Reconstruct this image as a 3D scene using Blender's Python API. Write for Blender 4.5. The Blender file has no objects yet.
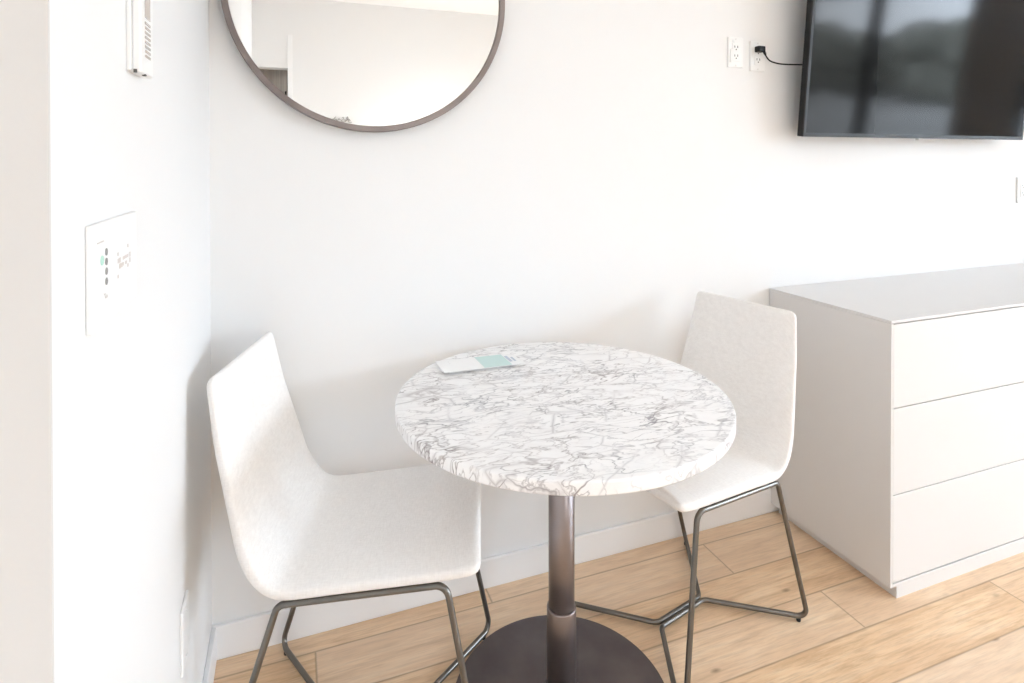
import bpy, bmesh, math, random
from mathutils import Vector, Matrix
random.seed(7)
S = bpy.context.scene
C = S.collection
PI = math.pi

# ------------------------------------------------------------------ materials
def new_mat(name):
    m = bpy.data.materials.new(name); m.use_nodes = True
    nt = m.node_tree
    b = nt.nodes['Principled BSDF']
    return m, nt, b

def plain(name, col, rough=.5, metal=0., spec=.5, bump=0., bscale=60., coat=0.):
    m, nt, b = new_mat(name)
    b.inputs['Base Color'].default_value = (*col, 1)
    b.inputs['Roughness'].default_value = rough
    b.inputs['Metallic'].default_value = metal
    b.inputs['Specular IOR Level'].default_value = spec
    b.inputs['Coat Weight'].default_value = coat
    if bump:
        tc = nt.nodes.new('ShaderNodeTexCoord'); n = nt.nodes.new('ShaderNodeTexNoise')
        n.inputs['Scale'].default_value = bscale; n.inputs['Detail'].default_value = 4
        bp = nt.nodes.new('ShaderNodeBump'); bp.inputs['Strength'].default_value = bump; bp.inputs['Distance'].default_value = .002
        nt.links.new(tc.outputs['Object'], n.inputs['Vector']); nt.links.new(n.outputs['Fac'], bp.inputs['Height'])
        nt.links.new(bp.outputs['Normal'], b.inputs['Normal'])
    return m

def nodes(nt):
    def N(t, **kw):
        n = nt.nodes.new(t)
        for k, v in kw.items():
            if k.startswith('i_'): n.inputs[int(k[2:])].default_value = v
            else: setattr(n, k, v)
        return n
    def M(op, a, b=None, clamp=False):
        n = nt.nodes.new('ShaderNodeMath'); n.operation = op; n.use_clamp = clamp
        for i, x in enumerate((a, b)):
            if x is None: continue
            if isinstance(x, (int, float)): n.inputs[i].default_value = x
            else: nt.links.new(x, n.inputs[i])
        return n.outputs[0]
    def RAMP(x, stops, interp='LINEAR'):
        n = nt.nodes.new('ShaderNodeValToRGB'); r = n.color_ramp; r.interpolation = interp
        while len(r.elements) < len(stops): r.elements.new(.5)
        for e, (p, c) in zip(r.elements, stops):
            e.position = p; e.color = (*c, 1) if not isinstance(c, (int, float)) else (c, c, c, 1)
        nt.links.new(x, n.inputs[0]); return n.outputs[0]
    def MIX(f, a, b, mode='MIX'):
        n = nt.nodes.new('ShaderNodeMix'); n.data_type = 'RGBA'; n.blend_type = mode
        for i, x in ((0, f), (6, a), (7, b)):
            if isinstance(x, (int, float)): n.inputs[i].default_value = x
            elif isinstance(x, tuple): n.inputs[i].default_value = (*x, 1)
            else: nt.links.new(x, n.inputs[i])
        return n.outputs[2]
    def NOISE(vec, scale, detail=4, rough=.55, dist=0.):
        n = nt.nodes.new('ShaderNodeTexNoise')
        n.inputs['Scale'].default_value = scale; n.inputs['Detail'].default_value = detail
        n.inputs['Roughness'].default_value = rough; n.inputs['Distortion'].default_value = dist
        nt.links.new(vec, n.inputs['Vector']); return n.outputs
    def MAP(vec, loc=(0, 0, 0), rot=(0, 0, 0), sc=(1, 1, 1)):
        n = nt.nodes.new('ShaderNodeMapping')
        n.inputs[1].default_value = loc; n.inputs[2].default_value = rot; n.inputs[3].default_value = sc
        nt.links.new(vec, n.inputs[0]); return n.outputs[0]
    return N, M, RAMP, MIX, NOISE, MAP

def marble_mat():
    m, nt, b = new_mat('white_marble')
    N, M, RAMP, MIX, NOISE, MAP = nodes(nt)
    co = N('ShaderNodeTexCoord').outputs['Object']
    # warp the coordinates so that the veins wander
    w = NOISE(co, 5.0, 3, .5)[1]
    vm = N('ShaderNodeVectorMath', operation='MULTIPLY_ADD')
    nt.links.new(w, vm.inputs[0]); vm.inputs[1].default_value = (.07, .07, .07); nt.links.new(co, vm.inputs[2])
    p = MAP(vm.outputs[0], rot=(0, 0, math.radians(48)), sc=(1.0, 2.5, 1.0))
    def ridge(vec, sc, det, width, strength):
        f = NOISE(vec, sc, det, .5)[0]
        r = M('ABSOLUTE', M('SUBTRACT', f, .5))
        return M('MULTIPLY', RAMP(r, [(0, 1.), (width * .35, .62), (width, 0.)]), strength)
    v1 = ridge(p, 4.8, 4, .014, 1.0)
    v2 = ridge(MAP(p, loc=(3.1, 1.7, .4), rot=(0, 0, .35)), 9.0, 4, .018, .9)
    v3 = ridge(MAP(p, loc=(7.3, -2.2, 1.4), rot=(0, 0, -.5)), 15., 5, .024, .7)
    vo = N('ShaderNodeTexVoronoi', feature='DISTANCE_TO_EDGE'); vo.inputs['Scale'].default_value = 6.0
    nt.links.new(MAP(p, loc=(.4, .2, 0)), vo.inputs['Vector'])
    v4 = M('MULTIPLY', RAMP(vo.outputs['Distance'], [(0, 1.), (.012, .5), (.034, 0.)]), .5)
    v5 = M('MULTIPLY', RAMP(NOISE(MAP(p, sc=(9, 30, 9), rot=(0, 0, .12)), 1., 5, .6, .5)[0], [(.60, 0.), (.70, 1.)]), .62)
    mask = RAMP(NOISE(MAP(co, loc=(2, 5, 1)), 7., 3)[0], [(.36, .12), (.62, 1.)])
    mask2 = RAMP(NOISE(MAP(co, loc=(9, 1, 4)), 9., 3)[0], [(.36, .12), (.6, 1.)])
    veins = M('MAXIMUM', M('MAXIMUM', M('MULTIPLY', v1, mask), M('MULTIPLY', v4, mask2)), M('MAXIMUM', v5, M('MAXIMUM', M('MULTIPLY', v2, mask2), M('MULTIPLY', v3, mask))))
    cloud = RAMP(NOISE(p, 13., 6, .65)[0], [(.45, 0.), (.75, .22)])
    tint = RAMP(NOISE(co, 6., 2)[0], [(.4, (.215, .175, .175)), (.6, (.19, .185, .21))])
    base = MIX(cloud, (.91, .902, .902), (.60, .57, .57))
    col = MIX(veins, base, tint)
    nt.links.new(col, b.inputs['Base Color'])
    b.inputs['Roughness'].default_value = .28
    b.inputs['Specular IOR Level'].default_value = .35
    return m

def fabric_mat():
    m, nt, b = new_mat('offwhite_linen')
    N, M, RAMP, MIX, NOISE, MAP = nodes(nt)
    co = N('ShaderNodeTexCoord').outputs['Object']
    wx = NOISE(MAP(co, sc=(60, 420, 420)), 1., 3, .6)[0]
    wy = NOISE(MAP(co, sc=(420, 60, 60)), 1., 3, .6)[0]
    weave = M('ADD', M('MULTIPLY', wx, .5), M('MULTIPLY', wy, .5))
    blot = NOISE(co, 9., 4, .6)[0]
    c1 = RAMP(weave, [(.30, (.78, .755, .735)), (.66, (.91, .89, .87))])
    c2 = MIX(RAMP(blot, [(.35, 0.), (.7, .30)]), c1, (.84, .81, .79))
    nt.links.new(c2, b.inputs['Base Color'])
    b.inputs['Roughness'].default_value = .95
    b.inputs['Specular IOR Level'].default_value = .15
    b.inputs['Sheen Weight'].default_value = .15
    bp = N('ShaderNodeBump'); bp.inputs['Strength'].default_value = .35; bp.inputs['Distance'].default_value = .0012
    nt.links.new(weave, bp.inputs['Height']); nt.links.new(bp.outputs[0], b.inputs['Normal'])
    return m

PLANK_W, PLANK_L, ROW0 = .1478, 1.223, -.070
def floor_mat():
    m, nt, b = new_mat('oak_planks')
    N, M, RAMP, MIX, NOISE, MAP = nodes(nt)
    g = N('ShaderNodeNewGeometry').outputs['Position']
    sep = N('ShaderNodeSeparateXYZ'); nt.links.new(g, sep.inputs[0])
    x, y = sep.outputs[0], sep.outputs[1]
    rowf = M('ADD', M('DIVIDE', M('SUBTRACT', ROW0, y), PLANK_W), 1.0)
    k = M('FLOOR', rowf)
    offs = [.60, .249 / PLANK_L, .78 / PLANK_L, (1.66 - PLANK_L) / PLANK_L, .95 / PLANK_L]
    rr = random.Random(3)
    while len(offs) < 32: offs.append(rr.random())
    off = RAMP(M('DIVIDE', M('ADD', k, .5), 32.), [(i / 32., offs[i]) for i in range(32)], 'CONSTANT')
    pf = M('SUBTRACT', M('DIVIDE', x, PLANK_L), off)
    pi_ = M('FLOOR', pf)
    # distance to seams (metres)
    fy = M('FRACT', rowf); dy = M('MULTIPLY', M('MINIMUM', fy, M('SUBTRACT', 1., fy)), PLANK_W)
    fx = M('FRACT', pf); dx = M('MULTIPLY', M('MINIMUM', fx, M('SUBTRACT', 1., fx)), PLANK_L)
    d = M('MINIMUM', dx, dy)
    cv = N('ShaderNodeCombineXYZ'); nt.links.new(k, cv.inputs[0]); nt.links.new(pi_, cv.inputs[1])
    wn = N('ShaderNodeTexWhiteNoise'); nt.links.new(cv.outputs[0], wn.inputs['Vector'])
    rnd = wn.outputs['Value']
    sh = N('ShaderNodeVectorMath', operation='MULTIPLY_ADD')
    nt.links.new(wn.outputs['Color'], sh.inputs[0]); sh.inputs[1].default_value = (7, 7, 7); nt.links.new(g, sh.inputs[2])
    pv = sh.outputs[0]
    grain = NOISE(MAP(pv, sc=(5, 46, 5)), 1., 6, .62, .4)[0]
    fine = NOISE(MAP(pv, sc=(14, 220, 14)), 1., 4, .6)[0]
    broad = NOISE(MAP(pv, sc=(2.2, 11, 2)), 1., 3, .5, .8)[0]
    base = RAMP(grain, [(.30, (.63, .40, .215)), (.5, (.84, .60, .375)), (.72, (.89, .70, .49))])
    base = MIX(RAMP(broad, [(.40, 0.), (.66, .75)]), base, (.72, .475, .28))
    base = MIX(M('MULTIPLY', RAMP(fine, [(.45, 0.), (.7, 1.)]), .38), base, (.40, .25, .145))
    base = MIX(M('MULTIPLY', rnd, .5), base, (.84, .70, .57))
    kn = N('ShaderNodeTexVoronoi', voronoi_dimensions='2D'); kn.inputs['Scale'].default_value = 1.
    nt.links.new(MAP(pv, sc=(3.1, 7.5, 1.)), kn.inputs['Vector'])
    knm = N('ShaderNodeTexNoise'); knm.inputs['Scale'].default_value = 2.1; nt.links.new(pv, knm.inputs['Vector'])
    kf = M('MULTIPLY', RAMP(kn.outputs['Distance'], [(0., 1.), (.02, .7), (.058, 0.)]), RAMP(knm.outputs[0], [(.53, 0.), (.58, .8)]))
    base = MIX(kf, base, (.20, .115, .06))
    seam = RAMP(d, [(.0004, 1.), (.0013, 0.)])
    col = MIX(M('MULTIPLY', seam, .62), base, (.24, .145, .08))
    nt.links.new(col, b.inputs['Base Color'])
    b.inputs['Roughness'].default_value = .40
    b.inputs['Specular IOR Level'].default_value = .5
    bp = N('ShaderNodeBump'); bp.inputs['Strength'].default_value = .25; bp.inputs['Distance'].default_value = .001
    nt.links.new(M('SUBTRACT', M('MULTIPLY', grain, .4), seam), bp.inputs['Height']); nt.links.new(bp.outputs[0], b.inputs['Normal'])
    return m

def metal_mat(name, c1, c2, rough, metal=.85):
    m, nt, b = new_mat(name)
    N, M, RAMP, MIX, NOISE, MAP = nodes(nt)
    co = N('ShaderNodeTexCoord').outputs['Object']
    f = NOISE(co, 9., 3, .5)[0]
    nt.links.new(RAMP(f, [(.35, c1), (.68, c2)]), b.inputs['Base Color'])
    b.inputs['Metallic'].default_value = metal
    r = RAMP(NOISE(co, 30., 2)[0], [(.3, rough * .92), (.7, rough * 1.1)])
    nt.links.new(r, b.inputs['Roughness'])
    return m

def glass_mat():
    m = bpy.data.materials.new('window_glass'); m.use_nodes = True
    nt = m.node_tree; nt.nodes.clear()
    o = nt.nodes.new('ShaderNodeOutputMaterial'); t = nt.nodes.new('ShaderNodeBsdfTransparent')
    g = nt.nodes.new('ShaderNodeBsdfGlossy'); g.inputs['Roughness'].default_value = .02
    f = nt.nodes.new('ShaderNodeFresnel'); f.inputs[0].default_value = 1.3
    x = nt.nodes.new('ShaderNodeMixShader')
    nt.links.new(f.outputs[0], x.inputs[0]); nt.links.new(t.outputs[0], x.inputs[1]); nt.links.new(g.outputs[0], x.inputs[2])
    nt.links.new(x.outputs[0], o.inputs[0])
    return m

def leaf_mat():
    m, nt, b = new_mat('tree_leaves')
    N, M, RAMP, MIX, NOISE, MAP = nodes(nt)
    co = N('ShaderNodeTexCoord').outputs['Object']
    nt.links.new(RAMP(NOISE(co, 3., 5, .7)[0], [(.35, (.14, .145, .12)), (.65, (.40, .40, .35))]), b.inputs['Base Color'])
    b.inputs['Roughness'].default_value = .9
    return m

def ground_mat():
    m, nt, b = new_mat('pavement')
    N, M, RAMP, MIX, NOISE, MAP = nodes(nt)
    g = N('ShaderNodeNewGeometry').outputs['Position']
    nt.links.new(RAMP(NOISE(g, .35, 5, .6)[0], [(.35, (.24, .24, .235)), (.65, (.48, .475, .46))]), b.inputs['Base Color'])
    b.inputs['Roughness'].default_value = .9
    return m

def cabinet_wood():
    m, nt, b = new_mat('taupe_wood')
    N, M, RAMP, MIX, NOISE, MAP = nodes(nt)
    co = N('ShaderNodeTexCoord').outputs['Object']
    nt.links.new(RAMP(NOISE(MAP(co, sc=(60, 60, 2)), 1., 4)[0], [(.35, (.36, .32, .28)), (.65, (.52, .47, .42))]), b.inputs['Base Color'])
    b.inputs['Roughness'].default_value = .6
    return m

WALL = plain('wall_paint', (.82, .818, .816), .72, spec=.2, bump=.05, bscale=220)
WALL_SHADED = plain('shaded_wall_paint', (.68, .66, .64), .72, spec=.2, bump=.05, bscale=220)  # wall paint darkened: the dimmer light on the wall end is in the colour
CEIL = plain('ceiling_paint', (.88, .878, .875), .85, spec=.1)
TRIM = plain('trim_paint', (.87, .87, .875), .4, spec=.35)
FLOOR = floor_mat(); MARBLE = marble_mat(); FABRIC = fabric_mat()
CHARCOAL = metal_mat('charcoal_metal', (.15, .140, .126), (.20, .187, .17), .32, .9)
GUNMETAL = metal_mat('gunmetal', (.27, .235, .232), (.31, .272, .268), .34, .92)
BASEMETAL = metal_mat('patinated_steel', (.115, .098, .102), (.165, .142, .142), .48, .75)
BRONZE = metal_mat('brushed_bronze', (.22, .185, .175), (.27, .23, .22), .38, .7)
MIRROR = plain('mirror_silver', (.94, .935, .92), .0, 1.)
LACQ = plain('white_lacquer', (.70, .688, .68), .30, spec=.4)
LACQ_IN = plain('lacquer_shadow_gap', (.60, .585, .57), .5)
PLASTIC = plain('white_plastic', (.85, .85, .845), .35, spec=.4)
PLASTIC2 = plain('pale_grey_plastic', (.72, .71, .70), .4)
DARKPL = plain('black_plastic', (.010, .010, .011), .4, spec=.25)
BEZEL = plain('dark_grey_bezel', (.022, .021, .021), .40, spec=.3)
SCREEN = plain('tv_screen', (.006, .006, .0065), .075, spec=.11)
SCREEN.node_tree.nodes['Principled BSDF'].inputs['Specular Tint'].default_value = (1, .86, .74, 1)
SLOT = plain('slot_grey', (.07, .07, .07), .6)
INK = plain('grey_ink', (.30, .30, .30), .7)
INK2 = plain('pale_brown_ink', (.66, .62, .60), .7)
GREEN = plain('green_led', (.45, .72, .62), .4)
LCD = plain('lcd_taupe', (.50, .45, .42), .25)
PAPER = plain('white_paper', (.88, .88, .88), .6, spec=.3)
TEAL = plain('pale_teal_print', (.56, .72, .70), .5, spec=.3)
BLUEINK = plain('blue_grey_print', (.50, .56, .64), .6)
RUBBER = plain('black_rubber', (.02, .02, .02), .7)
WINFR = plain('dark_window_frame', (.05, .05, .052), .5)
GLASS = glass_mat(); LEAF = leaf_mat(); GROUND = ground_mat(); TAUPE = cabinet_wood()
BARK = plain('bark', (.12, .09, .07), .9, bump=.4, bscale=12)
FILL_LENS, _nt, _b = new_mat('fill_light_lens'); _b.inputs['Emission Color'].default_value = (.9, .96, 1, 1); _b.inputs['Emission Strength'].default_value = 8  # glowing lens of the added ceiling fill light
SPRIG = plain('dry_grey_wire', (.33, .31, .29), .6)

# ------------------------------------------------------------------ mesh helpers
def obj(name, bm, mat, parent=None, smooth=False, bevel=0., seg=3, sub=0, loc=None):
    bmesh.ops.recalc_face_normals(bm, faces=bm.faces[:])
    me = bpy.data.meshes.new(name); bm.to_mesh(me); bm.free()
    o = bpy.data.objects.new(name, me); C.objects.link(o)
    me.materials.append(mat)
    if smooth:
        for p in me.polygons: p.use_smooth = True
    if bevel:
        md = o.modifiers.new('bevel', 'BEVEL'); md.width = bevel; md.segments = seg; md.limit_method = 'ANGLE'; md.angle_limit = math.radians(40)
        md.harden_normals = True
        for p in me.polygons: p.use_smooth = True
    if sub:
        md = o.modifiers.new('sub', 'SUBSURF'); md.levels = sub; md.render_levels = sub
    if loc is not None: o.location = loc
    if parent is not None: o.parent = parent
    return o

def empty(name, loc=(0, 0, 0), rot=(0, 0, 0)):
    o = bpy.data.objects.new(name, None); C.objects.link(o)
    o.empty_display_size = .05; o.location = loc; o.rotation_euler = rot
    return o

def tag(o, label, cat, group=None):
    o['label'] = label; o['category'] = cat
    if group: o['group'] = group
    return o

def struct(o):
    o['kind'] = 'structure'; return o

def box(bm, x0, x1, y0, y1, z0, z1, mtx=None):
    vs = [bm.verts.new((x, y, z)) for z in (z0, z1) for y in (y0, y1) for x in (x0, x1)]
    for f in ((0, 2, 3, 1), (4, 5, 7, 6), (0, 1, 5, 4), (2, 6, 7, 3), (0, 4, 6, 2), (1, 3, 7, 5)):
        bm.faces.new([vs[i] for i in f])
    if mtx is not None:
        for v in vs: v.co = mtx @ v.co
    return vs

def boxobj(name, dims, mat, parent=None, bevel=0., seg=3):
    bm = bmesh.new(); box(bm, *dims); return obj(name, bm, mat, parent, bevel=bevel, seg=seg)

def lathe(prof, n=64, closed_axis=True):
    """prof: (r, z) from bottom axis to top axis"""
    bm = bmesh.new(); rings = []
    for r, z in prof:
        if r < 1e-6: rings.append([bm.verts.new((0, 0, z))])
        else: rings.append([bm.verts.new((r * math.cos(2 * PI * i / n), r * math.sin(2 * PI * i / n), z)) for i in range(n)])
    for a, b in zip(rings, rings[1:]):
        for i in range(n):
            j = (i + 1) % n
            if len(a) == 1 and len(b) == 1: continue
            if len(a) == 1: bm.faces.new((a[0], b[i], b[j]))
            elif len(b) == 1: bm.faces.new((a[i], a[j], b[0]))
            else: bm.faces.new((a[i], a[j], b[j], b[i]))
    return bm

def rounded_disc(R, z0, z1, r, seg=5):
    p = [(0, z0)]
    p += [(R - r + r * math.sin(a), z0 + r - r * math.cos(a)) for a in [PI / 2 * i / seg for i in range(seg + 1)]]
    p += [(R - r + r * math.cos(a), z1 - r + r * math.sin(a)) for a in [PI / 2 * i / seg for i in range(seg + 1)]]
    p += [(0, z1)]
    return p

def fillet(pts, radii, closed=False, seg=7):
    out = []; n = len(pts); P = [Vector(p) for p in pts]
    for i in range(n):
        if not closed and i in (0, n - 1): out.append(P[i]); continue
        a = P[i - 1] - P[i]; b = P[(i + 1) % n] - P[i]
        la, lb = a.length, b.length; a.normalize(); b.normalize()
        ang = a.angle(b); t = min(radii[i] / math.tan(ang / 2), la * .48, lb * .48)
        r = t * math.tan(ang / 2)
        bis = (a + b).normalized(); cen = P[i] + bis * (r / math.sin(ang / 2))
        s, e = P[i] + a * t - cen, P[i] + b * t - cen
        tot = s.angle(e); ax = s.cross(e).normalized()
        for k in range(seg + 1):
            out.append(cen + Matrix.Rotation(tot * k / seg, 3, ax) @ s)
    return out

def tube(pts, rad, n=12, closed=False, bm=None, caps=True):
    bm = bm or bmesh.new(); P = [Vector(p) for p in pts]; m = len(P)
    T = []
    for i in range(m):
        if closed: t = P[(i + 1) % m] - P[i - 1]
        else: t = P[min(i + 1, m - 1)] - P[max(i - 1, 0)]
        T.append(t.normalized())
    up = Vector((0, 0, 1)) if abs(T[0].z) < .9 else Vector((1, 0, 0))
    nrm = (up - T[0] * up.dot(T[0])).normalized(); rings = []; frames = []
    for i in range(m):
        if i:
            q = T[i - 1].rotation_difference(T[i]); nrm = q @ nrm
            nrm = (nrm - T[i] * nrm.dot(T[i])).normalized()
        frames.append(nrm.copy())
    twist = 0.
    if closed:
        q = T[-1].rotation_difference(T[0]); e = q @ frames[-1]
        twist = math.atan2(T[0].dot(e.cross(frames[0])), e.dot(frames[0]))
    for i in range(m):
        nn = Matrix.Rotation(twist * i / m, 3, T[i]) @ frames[i]; bb = T[i].cross(nn)
        r = rad[i] if isinstance(rad, (list, tuple)) else rad
        rings.append([bm.verts.new(P[i] + nn * (r * math.cos(2 * PI * j / n)) + bb * (r * math.sin(2 * PI * j / n))) for j in range(n)])
    pairs = list(zip(rings, rings[1:]))
    if closed: pairs.append((rings[-1], rings[0]))
    for a, b in pairs:
        for j in range(n):
            k = (j + 1) % n; bm.faces.new((a[j], a[k], b[k], b[j]))
    if not closed and caps:
        bm.faces.new(rings[0][::-1]); bm.faces.new(rings[-1])
    return bm

def cyl(bm, p0, p1, r, n=20): return tube([p0, p1], r, n, bm=bm)

# ------------------------------------------------------------------ the room
H = 2.74
YR = -5.6                                # rear of the wider part of the room
XH = -.13                                # face of the hall wall
XR, YF, YB = 6.5, -4.1, -4.95            # right wall, wall behind the camera, far end of the hall
struct(boxobj('floor', (-.45, XR + .2, YR - .2, .2, -.12, 0), FLOOR))
struct(boxobj('ceiling', (-.45, XR + .2, YR - .2, .2, H, H + .12), CEIL))
struct(boxobj('wall_back', (0, XR + .2, 0, .2, 0, H), WALL))
struct(boxobj('wall_left', (XH, 0, -1.061, .2, 0, H), WALL))
struct(boxobj('wall_end', (XH, 0, -1.065, -1.061, 0, H), WALL_SHADED))
struct(boxobj('wall_hall', (-.45, XH, YR - .2, .2, 0, H), WALL))
struct(boxobj('wall_far', (XH, .19, YR - .2, YB, 0, H), WALL))
bm = bmesh.new(); box(bm, .19, 2.6, YR - .2, YF, 0, H); box(bm, XH, .19, YF - .15, YF, 2.10, H)
struct(obj('wall_front', bm, WALL))
struct(boxobj('wall_rear', (2.6, XR, YR - .2, YR, 0, H), WALL))
# right wall with two floor-to-ceiling windows
WZ0, WZ1 = .08, 2.62
W1 = (-4.72, -2.60); W2 = (-2.06, -1.45)
bm = bmesh.new()
for a, b_ in ((YR, W1[0]), (W1[1], W2[0]), (W2[1], 0)): box(bm, XR, XR + .2, a, b_, 0, H)
for w in (W1, W2):
    box(bm, XR, XR + .2, w[0], w[1], 0, WZ0); box(bm, XR, XR + .2, w[0], w[1], WZ1, H)
struct(obj('wall_right', bm, WALL))

def window(name, y0, y1, muls):
    e = struct(empty(name, (XR + .08, (y0 + y1) / 2, WZ0)))
    yc = (y0 + y1) / 2
    bm = bmesh.new(); h = WZ1 - WZ0; t = .045
    box(bm, -.03, .03, y0 - yc, y0 - yc + t, 0, h); box(bm, -.03, .03, y1 - yc - t, y1 - yc, 0, h)
    box(bm, -.03, .03, y0 - yc + t, y1 - yc - t, 0, t); box(bm, -.03, .03, y0 - yc + t, y1 - yc - t, h - t, h)
    for a, b_ in muls: box(bm, -.03, .03, a - yc, b_ - yc, t, h - t)
    obj('window_frame', bm, WINFR, e)
    edges = [y0 + t] + [v for m_ in muls for v in m_] + [y1 - t]
    for a, b_ in zip(edges[::2], edges[1::2]):
        boxobj('pane', (-.004, .004, a - yc, b_ - yc, t, h - t), GLASS, e)
    return e
window('window_1', *W1, [(-3.77, -3.61)])
window('window_2', *W2, [])

# baseboards
BH, BT = .0877, .012
def baseboard(name, dims):
    return struct(boxobj(name, dims, TRIM, bevel=.003, seg=2))
baseboard('baseboard_back', (.0, XR, -BT, 0, 0, BH))
baseboard('baseboard_left', (0, BT, -1.065, -BT, 0, BH))
baseboard('baseboard_front', (.21, 2.6, YF, YF + BT, 0, BH))
# white corner casing of the hall opening (seen in the mirror)
struct(boxobj('trim_1', (.165, .205, YF - .03, YF + .018, 0, 2.40), TRIM, bevel=.004))

# tall taupe cabinet standing inside the opening, seen in the mirror
cab = empty('tall_cabinet', (.02, -4.80, 0))
boxobj('body', (-.145, .140, .0, .42, .06, 2.30), TAUPE, cab, bevel=.003)
boxobj('plinth', (-.13, .125, .02, .38, 0, .06), TAUPE, cab)
d = boxobj('door', (-.144, .139, .42, .44, .07, 2.295), TAUPE, cab, bevel=.002)
bm = bmesh.new(); tube(fillet([(.125, .44, 1.72), (.125, .47, 1.72), (.125, .47, 1.91), (.125, .44, 1.91)], [0, .01, .01, 0]), .007, 10, bm=bm)
hd = obj('handle', bm, DARKPL, d, smooth=True); hd['label'] = 'dark bar handle'
tag(cab, 'tall taupe wood cabinet inside the doorway, seen only in the mirror', 'cabinet')

# little wire ornament on the wall behind the camera (tips show in the mirror)
bm = bmesh.new(); rr = random.Random(11)
for i in range(7):
    x0 = -.08 + i * .024; pts = []
    for k in range(9):
        a = k / 8 * 2 * PI * .85 + i
        pts.append((x0 + .014 * math.cos(a) + k * .003, .005 + .002 * math.sin(a * 2), rr.uniform(.0, .012) + .016 * math.sin(a) + (.012 if i % 2 else -.008)))
    tube(pts, .0028, 6, bm=bm)
tube([(-.095, .002, -.03), (.10, .002, -.034)], .003, 6, bm=bm)
orn = obj('wire_ornament', bm, SPRIG, smooth=True, loc=(.63, YF, 1.635))
tag(orn, 'small grey curled wire ornament on the opposite wall, seen at the bottom of the mirror', 'ornament')

# ------------------------------------------------------------------ table
TX, TY, TZ, TR, TTH = .7861, -.4269, .735, .3828, .0271
tab = empty('bistro_table', (TX, TY, 0))
tag(tab, 'round white marble bistro table with grey veins on a dark metal pedestal', 'table')
obj('tabletop', lathe(rounded_disc(TR, TZ - TTH, TZ, .0045), 128), MARBLE, tab, smooth=True)
col = obj('column', lathe([(0, .02), (.0305, .02), (.0305, TZ - TTH - .008), (0, TZ - TTH - .008)], 48), GUNMETAL, tab)
sl = obj('sleeve', lathe([(.031, .016), (.0345, .016), (.0345, .229), (.0338, .2325), (.031, .2335), (.031, .016)], 48), GUNMETAL, tab, smooth=False)
for o in (col, sl):
    for p in o.data.polygons: p.use_smooth = abs(p.normal.z) < .5
obj('base', lathe(rounded_disc(.2562, 0, .013, .003), 96), BASEMETAL, tab, smooth=True)
obj('flange', lathe([(0, .012), (.060, .012), (.058, .016), (.040, .019), (0, .019)], 48), BASEMETAL, tab, smooth=True)
obj('top_plate', lathe([(0, TZ - TTH - .008), (.033, TZ - TTH - .008), (.033, TZ - TTH - .0005), (0, TZ - TTH - .0005)], 48), GUNMETAL, tab)

# ------------------------------------------------------------------ chairs
OUT = [(.238, .4735), (.20, .466), (.157, .460), (.08, .453), (.004, .446), (-.06, .440), (-.11, .435), (-.144, .433), (-.172, .440), (-.195, .457),
       (-.214, .481), (-.234, .521), (-.247, .57), (-.260, .622), (-.272, .67), (-.284, .718), (-.295, .78), (-.3065, .847)]
def spline(P, n):
    P = [Vector((*p, 0)) for p in P]; out = []
    Q = [2 * P[0] - P[1]] + P + [2 * P[-1] - P[-2]]
    for i in range(1, len(Q) - 2):
        for k in range(12):
            t = k / 12; a, b, c, d = Q[i - 1:i + 3]
            out.append(.5 * ((2 * b) + (c - a) * t + (2 * a - 5 * b + 4 * c - d) * t * t + (3 * b - a - 3 * c + d) * t ** 3))
    out.append(P[-1])
    L = [0]
    for a, b in zip(out, out[1:]): L.append(L[-1] + (b - a).length)
    def at(s):
        s = max(0, min(L[-1], s))
        for i in range(len(L) - 1):
            if L[i + 1] >= s:
                f = (s - L[i]) / max(L[i + 1] - L[i], 1e-9); p = out[i].lerp(out[i + 1], f)
                t = (out[min(i + 2, len(out) - 1)] - out[max(i - 1, 0)]).normalized(); return p, t
    return at, L[-1]

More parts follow.
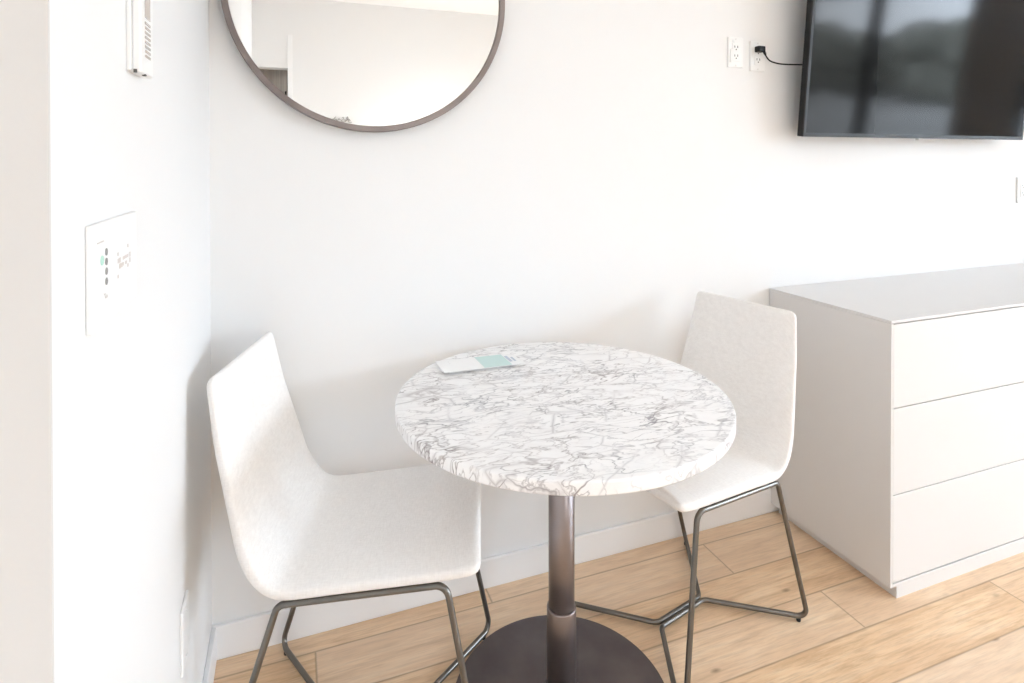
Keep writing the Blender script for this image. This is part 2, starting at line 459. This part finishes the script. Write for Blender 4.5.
def shell_bm():
    at, L = spline(OUT, 0); bm = bmesh.new()
    ss = [0, .004, .011, .022, .036] + [.06 + (L - .12) * i / 40 for i in range(41)] + [L - .036, L - .022, L - .011, L - .004, L]
    vv = [-1, -.975, -.93, -.8, -.55, -.28, 0, .28, .55, .8, .93, .975, 1]
    top, bot = [], []
    rc = .016
    for s in ss:
        p, t = at(s); n = Vector((t.y, -t.x, 0))        # towards the sitter
        if s < .2 and n.y < 0 or s > L - .2 and n.x < 0: n = -n
        z = p.y
        w = .2105 + (.1695 - .2105) * max(0, min(1, (z - .47) / (.842 - .47)))
        if s > .5 * L and z < .47: w = .2105
        d = min(s, L - s)
        if d < rc: w -= rc - math.sqrt(max(rc * rc - (rc - d) ** 2, 0))
        th = .034 - .011 * max(0, min(1, (z - .5) / .34))
        e = min(1., .45 + .55 * math.sqrt(min(1, d / .014)))
        r1, r2 = [], []
        for v in vv:
            edge = 1 if abs(v) < .99 else .62; av = abs(v); eu = 1 - .55 * max(0, (av - .70) / .30) ** 2.2 * .75
            dish = .004 * (1 - v * v) * min(1, d / .08)
            a = p + n * (th * .5 - th * .5 * e * edge - dish * .5); b = p + n * (th * .5 + th * .5 * e * (2 * eu - 1) - dish)
            r1.append(bm.verts.new((a.x, w * v, a.y))); r2.append(bm.verts.new((b.x, w * v, b.y)))
        bot.append(r1); top.append(r2)
    m = len(vv)
    for G in (top, bot):
        for i in range(len(ss) - 1):
            for j in range(m - 1): bm.faces.new((G[i][j], G[i + 1][j], G[i + 1][j + 1], G[i][j + 1]))
    for i in range(len(ss) - 1):
        for j in (0, m - 1): bm.faces.new((top[i][j], bot[i][j], bot[i + 1][j], top[i + 1][j]))
    for i in (0, len(ss) - 1):
        for j in range(m - 1): bm.faces.new((top[i][j], bot[i][j], bot[i][j + 1], top[i][j + 1]))
    return bm

ROD = .0066
def side_loop(s):
    o = .0072 * s
    P = [(-.155, .202 * s, .4245), (.1685, .202 * s, .4535), (.258, .240 * s, .013), (.0735, o, .013), (-.1025, o, .013), (-.2865, .212 * s, .013)]
    return fillet(P, [.022, .026, .024, .030, .030, .024], closed=True)

def make_chair(label, cat, group):
    r = empty('dining_chair'); tag(r, label, cat, group)
    obj('seat_shell', shell_bm(), FABRIC, r, smooth=True, sub=1)
    for s in (1, -1):
        fr = obj('leg_frame', tube(side_loop(s), ROD, 12, closed=True), CHARCOAL, r, smooth=True)
        for fx, fy in ((.240, .220), (-.270, .195)):
            bm = lathe([(0, 0), (.0055, 0), (.006, .002), (.006, .0085), (0, .0085)], 16)
            g = obj('glide', bm, RUBBER, fr, smooth=True, loc=(fx, fy * s, 0))
    return r

def copy_tree(o, parent=None):
    c = o.copy(); C.objects.link(c)
    if parent is not None: c.parent = parent; c.matrix_parent_inverse = o.matrix_parent_inverse
    for ch in [x for x in bpy.data.objects if x.parent == o]: copy_tree(ch, c)
    return c

GRP = 'upholstered wire-leg dining chairs at the marble table'
ch1 = make_chair('off-white fabric dining chair on dark wire legs, in the corner left of the table', 'chair', GRP)
ch1.location = (.3761, -.3188, 0); ch1.rotation_euler = (0, 0, -.3089)
ch2 = copy_tree(ch1)
ch2['label'] = 'off-white fabric dining chair on dark wire legs, between the table and the dresser'
ch2.location = (1.2006, -.3035, 0); ch2.rotation_euler = (0, 0, 3.3766)

# ------------------------------------------------------------------ dresser
DX, DD, DH, DB, DW = 1.8150, .4665, .8135, .0363, 1.75
dr = empty('dresser', (DX, -.001, .0))
tag(dr, 'white lacquered handleless dresser with three wide drawers against the wall', 'dresser')
t = .009
bm = bmesh.new(); box(bm, 0, DW, -DD, -.001, DH - t, DH); obj('top', bm, LACQ, dr, bevel=.0012, seg=2)
for x0 in (0, DW - t):
    boxobj('side_panel', (x0, x0 + t, -DD, -.001, DB, DH - t - .0004), LACQ, dr, bevel=.0012, seg=2)
boxobj('bottom_panel', (t, DW - t, -DD, -.001, DB, DB + t), LACQ, dr, bevel=.0012, seg=2)
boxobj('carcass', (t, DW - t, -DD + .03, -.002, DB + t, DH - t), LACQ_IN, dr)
boxobj('plinth', (.028, DW - .028, -DD + .0015, -.02, 0, DB), LACQ, dr)
zs = [DB + t + .002, .3034, .5562, DH - t - .002]
for a, b_ in zip(zs, zs[1:]):
    d = boxobj('drawer', (t + .0015, DW - t - .0015, -DD + .001, -DD + .030, a + .0013, b_ - .0013), LACQ, dr, bevel=.002, seg=3)

# ------------------------------------------------------------------ mirror
MX, MZ, MR = .4068, 1.7358, .3807
mi = empty('round_mirror', (MX, 0, MZ)); tag(mi, 'large round wall mirror in a thin brushed bronze frame', 'mirror')
RX = Matrix.Rotation(PI / 2, 4, 'X')
fp = [(MR - .016, .004), (MR, .004), (MR, .034), (MR - .0015, .0355), (MR - .0145, .0355), (MR - .016, .034), (MR - .016, .004)]
bm = lathe(fp, 160); bmesh.ops.transform(bm, matrix=RX, verts=bm.verts)
f = obj('frame', bm, BRONZE, mi, smooth=True)
for p in f.data.polygons: p.use_smooth = False
f.modifiers.new('es', 'EDGE_SPLIT').split_angle = math.radians(35)
for p in f.data.polygons: p.use_smooth = True
bm = lathe([(0, .004), (MR - .0165, .004), (MR - .0165, .028), (0, .028)], 160); bmesh.ops.transform(bm, matrix=RX, verts=bm.verts)
obj('mirror_glass', bm, MIRROR, mi)
bm = lathe([(0, .0), (.2, .0), (.2, .004), (0, .004)], 64); bmesh.ops.transform(bm, matrix=RX, verts=bm.verts)
obj('hanger', bm, DARKPL, mi)

# ------------------------------------------------------------------ television
TVW, TVH, TVT = 1.215, .70, .030
tv = empty('television', (1.885, -.085, 1.359), (math.radians(5), 0, 0))
tag(tv, 'black flat-screen television tilted forward on the wall above the dresser', 'television')
boxobj('casing', (.0, TVW, .004, TVT, 0, TVH), DARKPL, tv, bevel=.004)
bm = bmesh.new(); bz = .011
box(bm, 0, bz, 0, .006, 0, TVH); box(bm, TVW - bz, TVW, 0, .006, 0, TVH)
box(bm, bz, TVW - bz, 0, .006, 0, .014); box(bm, bz, TVW - bz, 0, .006, TVH - bz, TVH)
obj('bezel', bm, BEZEL, tv)
boxobj('screen', (bz, TVW - bz, .0015, .006, .014, TVH - bz), SCREEN, tv)
bm = bmesh.new(); box(bm, .588, .613, .004, .018, -.006, .001)
s_ = obj('sensor', bm, PLASTIC2, tv, bevel=.002); s_['label'] = 'small pale grey sensor nub under the lower edge'
bm = bmesh.new()
M5 = Matrix.Rotation(-math.radians(5), 4, 'X')
box(bm, .40, .84, TVT, TVT + .012, .22, .50); 
box(bm, .42, .46, TVT + .012, TVT + .040, .24, .48); box(bm, .78, .82, TVT + .012, TVT + .040, .24, .48)
box(bm, .40, .84, .0765, .0845, .18, .42, M5)
obj('wall_bracket', bm, DARKPL, tv)

# ------------------------------------------------------------------ wall plates
def rot_to_left(o): o.rotation_euler = (0, 0, PI / 2)     # local -y -> +x
def outlet(name, loc, label, w=.0655, h=.107, left=False, blank=False):
    """local: wall at y=0, faces -y, centre at origin"""
    e = empty(name, loc); tag(e, label, 'outlet', 'white wall outlets')
    if left: rot_to_left(e)
    boxobj('cover_plate', (-w / 2, w / 2, -.006, 0, -h / 2, h / 2), PLASTIC, e, bevel=.0025)
    if blank:
        e['category'] = 'wall plate'; del e['group']; e.name = 'blank_wall_plate'
        for s in (1, -1):
            bm = bmesh.new(); cyl(bm, (0, -.0072, s * h * .36), (0, -.006, s * h * .36), .0026, 14); obj('screw', bm, PLASTIC, e)
        return e
    iw, ih = w * .47, h * .60
    boxobj('receptacle', (-iw / 2, iw / 2, -.0085, -.006, -ih / 2, ih / 2), PLASTIC, e, bevel=.001)
    for s in (1, -1):
        bm = bmesh.new(); zc = s * ih * .24
        for dx in (-.0062, .0062): box(bm, dx - .0011, dx + .0011, -.0092, -.0085, zc + .000, zc + .0075)
        cyl(bm, (0, -.0092, zc - .006), (0, -.0085, zc - .006), .0024, 12)
        obj('slots', bm, SLOT, e)
    for s in (1, -1):
        bm = bmesh.new(); cyl(bm, (0, -.0072, s * h * .43), (0, -.006, s * h * .43), .0026, 14); obj('screw', bm, PLASTIC2, e)
    return e
o1 = outlet('wall_outlet', (1.6575, 0, 1.6545), 'white wall outlet with nothing plugged in, left of the plugged one beside the television')
o2 = outlet('wall_outlet', (1.7552, 0, 1.6463), 'white wall outlet with a black plug in it, beside the television')
o3 = outlet('wall_outlet', (3.247, 0, 1.141), 'white wall outlet above the dresser at the right edge of the photo', w=.070, h=.115)
o4 = outlet('wall_outlet', (0, -.425, .388), 'plain white wall plate low on the left wall, behind the left chair', w=.068, h=.118, left=True, blank=True)
boxobj('cover_tab', (-.026, -.017, -.011, -.006, -.036, .010), PLASTIC, o1, bevel=.0015)
boxobj('cover_tab', (-.015, -.004, -.010, -.006, .034, .045), PLASTIC, o1, bevel=.0015)

# television power cord
pc = empty('power_cord', (1.752, -.010, 1.668)); tag(pc, 'black power cord running from the wall outlet to the television', 'cord')
bm = bmesh.new(); box(bm, -.017, .014, -.024, 0, -.010, .011)
obj('plug', bm, DARKPL, pc, bevel=.004)
P = [(.006, -.020, -.004), (.012, -.021, -.016), (.022, -.021, -.030), (.040, -.020, -.041), (.075, -.019, -.047), (.115, -.018, -.0475), (.160, -.018, -.046), (.210, -.018, -.043), (.26, -.018, -.035)]
Q = [Vector(p) for p in P]; sp = []
QQ = [2 * Q[0] - Q[1]] + Q + [2 * Q[-1] - Q[-2]]
for i in range(1, len(QQ) - 2):
    for k in range(6):
        u = k / 6; a, b_, c, d = QQ[i - 1:i + 3]
        sp.append(.5 * ((2 * b_) + (c - a) * u + (2 * a - 5 * b_ + 4 * c - d) * u * u + (3 * b_ - a - 3 * c + d) * u ** 3))
sp.append(Q[-1])
obj('cable', tube(sp, .0026, 10), DARKPL, pc, smooth=True)
obj('strain_relief', tube([(.005, -.020, -.002), (.012, -.021, -.016), (.015, -.021, -.021)], [.0055, .0045, .0032], 12), DARKPL, pc, smooth=True)

# wall controller, top left
wc = empty('wall_controller', (0, -.772, 1.393)); rot_to_left(wc)
tag(wc, 'slim white wall controller with a grey display, high on the left wall', 'thermostat')
boxobj('back_plate', (-.038, .036, -.006, 0, .002, .205), PLASTIC, wc, bevel=.002)
boxobj('body', (-.0365, .0345, -.0165, -.006, 0, .207), PLASTIC, wc, bevel=.003)
boxobj('display', (-.016, .014, -.0172, -.0165, .075, .190), LCD, wc)
for i in range(8):
    z = .068 - i * .0062
    boxobj('rib', (-.016, .014, -.0175, -.0165, z - .0016, z + .0014), LCD, wc)
boxobj('latch', (-.0372, -.0352, -.012, -.008, -.0004, .004), SLOT, wc)
boxobj('latch', (-.012, -.004, -.0160, -.0120, -.0008, .001), SLOT, wc)

# wide switch panel below it (local x = world y)
sw = empty('switch_panel', (0, -.873, 1.158)); rot_to_left(sw)
tag(sw, 'wide white switch panel with grey buttons on the left wall, below the slim controller', 'switch')
boxobj('cover_plate', (-.100, .086, -.006, 0, -.0545, .0570), PLASTIC, sw, bevel=.002)
for i, z in enumerate((1.1815, 1.171, 1.1605, 1.1495)):
    bm = lathe([(.0016, 0), (.0040, 0), (.0040, .0011), (.0016, .0011), (.0016, 0)], 20)
    bmesh.ops.transform(bm, matrix=RX, verts=bm.verts)
    b_ = obj('button', bm, INK, sw, loc=(-.0505, -.0056, z - 1.158)); b_['label'] = 'small grey ring button'
bm = lathe([(.0020, 0), (.0052, 0), (.0052, .0011), (.0020, .0011), (.0020, 0)], 20); bmesh.ops.transform(bm, matrix=RX, verts=bm.verts)
b_ = obj('indicator', bm, GREEN, sw, loc=(-.066, -.0056, .0165)); b_['label'] = 'pale green ring light'
bm = bmesh.new(); rr = random.Random(5)
x = -.006
while x < .052:
    w = rr.uniform(.0025, .006); h = rr.uniform(.0016, .003)
    for dz in (.006, -.001):
        if rr.random() < .8: box(bm, x, x + w, -.0066, -.0058, dz - h, dz + h)
    x += w + .0022
for xx, zz in ((-.006, -.012), (.038, -.006), (-.006, .014), (.038, .018)): box(bm, xx, xx + .003, -.0066, -.0058, zz - .002, zz + .002)
obj('legend', bm, INK2, sw)
for d in ((-.082, -.060, -.0066, -.0058, .036, .0372), (-.056, -.050, -.0072, -.0060, -.026, -.0232), (-.060, -.056, -.0072, -.0060, -.022, -.0205)):
    boxobj('mark', d, INK2, sw)

# ------------------------------------------------------------------ leaflet on the table
lf = empty('leaflet', (.655, -.182, TZ), (0, 0, math.radians(2)))
tag(lf, 'folded white leaflet with a pale teal panel lying on the marble table', 'leaflet')
def sheet(x0, x1, y0, y1, z, lift, th=.0007, nx=14):
    bm = bmesh.new(); g = []
    for k in (0, 1):
        g.append([[bm.verts.new((x0 + (x1 - x0) * i / nx, yy, z + k * th + lift(i / nx, j))) for i in range(nx + 1)] for j, yy in enumerate((y0, (y0 + y1) / 2, y1))])
    for k in (0, 1):
        for j in range(2):
            for i in range(nx): bm.faces.new((g[k][j][i], g[k][j][i + 1], g[k][j + 1][i + 1], g[k][j + 1][i]))
    for i in range(nx):
        for j in (0, 2): bm.faces.new((g[0][j][i], g[0][j][i + 1], g[1][j][i + 1], g[1][j][i]))
    for j in range(2):
        for i in (0, nx): bm.faces.new((g[0][j][i], g[0][j + 1][i], g[1][j + 1][i], g[1][j][i]))
    return bm
obj('lower_leaf', sheet(-.085, .120, -.038, .040, .0004, lambda u, j: 0), PAPER, lf)
LIFT = lambda u, j: (.0055 * (1 - u) ** 1.2 + .0012) * (.85 if j == 0 else 1.)
obj('cover', sheet(-.103, .098, -.046, .044, .0020, LIFT), PAPER, lf)
def LIFT2(u, j):
    uu = (.006 + u * .077 + .103) / .201
    return LIFT(uu, j)
pt = obj('teal_panel', sheet(.006, .083, -.043, .042, .0029, LIFT2, .0003), TEAL, lf); pt['label'] = 'pale teal printed panel'
bm = bmesh.new()
for dx, w in ((-.092, .006), (-.083, .004), (-.075, .005)): box(bm, dx, dx + w, .026, .030, .0078, .0084)
box(bm, -.094, -.070, .014, .016, .0078, .0084)
obj('print', bm, INK2, lf)
bm = bmesh.new(); box(bm, .086, .094, -.020, .025, .0041, .0046); box(bm, .102, .108, -.012, .020, .0011, .0014)
obj('print', bm, BLUEINK, lf)

# ------------------------------------------------------------------ outside the windows (seen as a reflection in the television)
bm = bmesh.new(); box(bm, -60, 160, -120, 90, -.6, -.25); struct(obj('ground', bm, GROUND))
rr = random.Random(21)
def tree(x, y, h, w, label):
    e = empty('street_tree', (x, y, -.25)); tag(e, label, 'tree', 'trees outside the windows, seen in the television')
    obj('trunk', tube([(0, 0, 0), (.1, .05, h * .3), (.05, 0, h * .6)], [.28, .2, .12], 10), BARK, e, smooth=True)
    bm = bmesh.new()
    for i in range(15):
        c = Vector((rr.uniform(-.6, .6) * w, rr.uniform(-.6, .6) * w, h * (.20 + .62 * rr.random()))); r = w * rr.uniform(.35, .6)
        res = bmesh.ops.create_icosphere(bm, subdivisions=3, radius=r)
        for v in res['verts']: v.co = c + v.co * (1 + rr.uniform(-.16, .16))
    obj('crown', bm, LEAF, e)
TL = 'leafy street tree outside the windows, seen only as a dim reflection in the television'
for x, y, h, w in ((58, -52, 7.4, 4.2), (67, -46, 7.2, 4.0), (60, -39, 7.6, 4.2), (70, -36, 7.4, 4.0), (64, -28, 7.8, 4.2), (75, -25, 8.6, 4.4), (62, -19, 7.2, 4.0), (71, -59, 8.4, 4.4), (80, -44, 8.6, 4.6), (84, -53, 8.6, 4.6), (84, -64, 9.0, 4.6)):
    tree(x, y, h, w, TL)

# ------------------------------------------------------------------ light
SKY_H, SKY_Z = 27.0, 24.0
W = bpy.data.worlds.new('sky'); S.world = W; W.use_nodes = True
bg = W.node_tree.nodes['Background']
# overcast sky: the zenith is brighter than the horizon
nt = W.node_tree; N, M, RAMP, MIX, NOISE, MAP = nodes(nt)
sz = N('ShaderNodeSeparateXYZ'); nt.links.new(N('ShaderNodeTexCoord').outputs['Generated'], sz.inputs[0])
el = M('MAXIMUM', sz.outputs[2], 0.)
nt.links.new(M('ADD', M('MULTIPLY', el, SKY_Z - SKY_H), SKY_H), bg.inputs[1])
bg.inputs[0].default_value = (.755, .90, 1.065, 1)
def add_fill_light(x, y, watts, label, sz=.3):  # unseen ceiling fixture, added to brighten the room
    bm = lathe([(.050, -.004), (.066, -.004), (.068, -.001), (.068, 0), (.050, 0), (.050, -.004)], 40)
    e = empty('ceiling_fill_light', (x, y, H)); tag(e, label, 'fill light', 'added ceiling fill lights')
    obj('trim_ring', bm, PLASTIC, e, smooth=True)
    obj('lens', lathe([(0, -.003), (.050, -.003), (.050, -.001), (0, -.001)], 40), FILL_LENS, e)
    L = bpy.data.lights.new('ceiling_fill_lamp', 'AREA'); L.shape = 'DISK'; L.size = sz; L.energy = watts; L.color = (.86, .95, 1.0)
    o = bpy.data.objects.new('ceiling_fill_lamp', L); C.objects.link(o); o.location = (x, y, H - .012)
DL = 'round white ceiling fixture added as fill light, out of view'
for x, y, wt in ((1.1, -1.7, 4),):
    add_fill_light(x, y, wt, DL)
# added fill light: a glowing globe on a stand, unseen behind the camera
GLOBE_W = 14.0
fl = empty('globe_fill_light', (1.5, -3.55, 0)); tag(fl, 'added fill light, a glowing white globe on a stand, unseen behind the camera', 'lamp')
GLOBE, _nt, _b = new_mat('globe_fill_glow'); _b.inputs['Emission Color'].default_value = (.92, .97, 1, 1); _b.inputs['Emission Strength'].default_value = GLOBE_W
obj('base', lathe(rounded_disc(.15, 0, .022, .005), 48), BASEMETAL, fl, smooth=True)
obj('pole', lathe([(0, .022), (.011, .022), (.011, 1.02), (0, 1.02)], 20), GUNMETAL, fl)
obj('globe', lathe([(0, .99)] + [(.19 * math.sin(a), 1.18 - .19 * math.cos(a)) for a in [PI * i / 24 for i in range(1, 24)]] + [(0, 1.37)], 40), GLOBE, fl, smooth=True)
for nm, w in (('window_portal_a', W1), ('window_portal_b', W2)):
    L = bpy.data.lights.new(nm, 'AREA'); L.shape = 'RECTANGLE'; L.size = WZ1 - WZ0; L.size_y = w[1] - w[0]
    L.cycles.is_portal = True
    o = bpy.data.objects.new(nm, L); C.objects.link(o)
    o.location = (XR + .22, (w[0] + w[1]) / 2, (WZ0 + WZ1) / 2); o.rotation_euler = (0, PI / 2, 0)
S.cycles.max_bounces = 14; S.cycles.diffuse_bounces = 8; S.cycles.glossy_bounces = 6; S.cycles.transparent_max_bounces = 12
S.cycles.caustics_reflective = False; S.cycles.caustics_refractive = False
S.cycles.use_denoising = True

# ------------------------------------------------------------------ camera
f_px, yaw, pitch, roll, cyp = 591.734, .3564, -.0085, -.0007, 163.35
fw = Vector((math.sin(yaw) * math.cos(pitch), math.cos(yaw) * math.cos(pitch), math.sin(pitch)))
rt = Vector((math.cos(yaw), -math.sin(yaw), 0)); up = rt.cross(fw)
rt, up = rt * math.cos(roll) + up * math.sin(roll), -rt * math.sin(roll) + up * math.cos(roll)
cam = bpy.data.cameras.new('camera'); co = bpy.data.objects.new('camera', cam); C.objects.link(co)
cam.sensor_width = 36; cam.lens = f_px / 1024 * 36; cam.shift_y = (cyp - 341.5) / 1024; cam.clip_start = .02; cam.clip_end = 400
co.matrix_world = Matrix(((rt.x, up.x, -fw.x, .1958), (rt.y, up.y, -fw.y, -1.6811), (rt.z, up.z, -fw.z, 1.2831), (0, 0, 0, 1)))
S.camera = co
vs = S.view_settings
vs.view_transform = 'Standard'; vs.look = 'None'; vs.gamma = 1; vs.use_curve_mapping = False; vs.exposure = 0.11
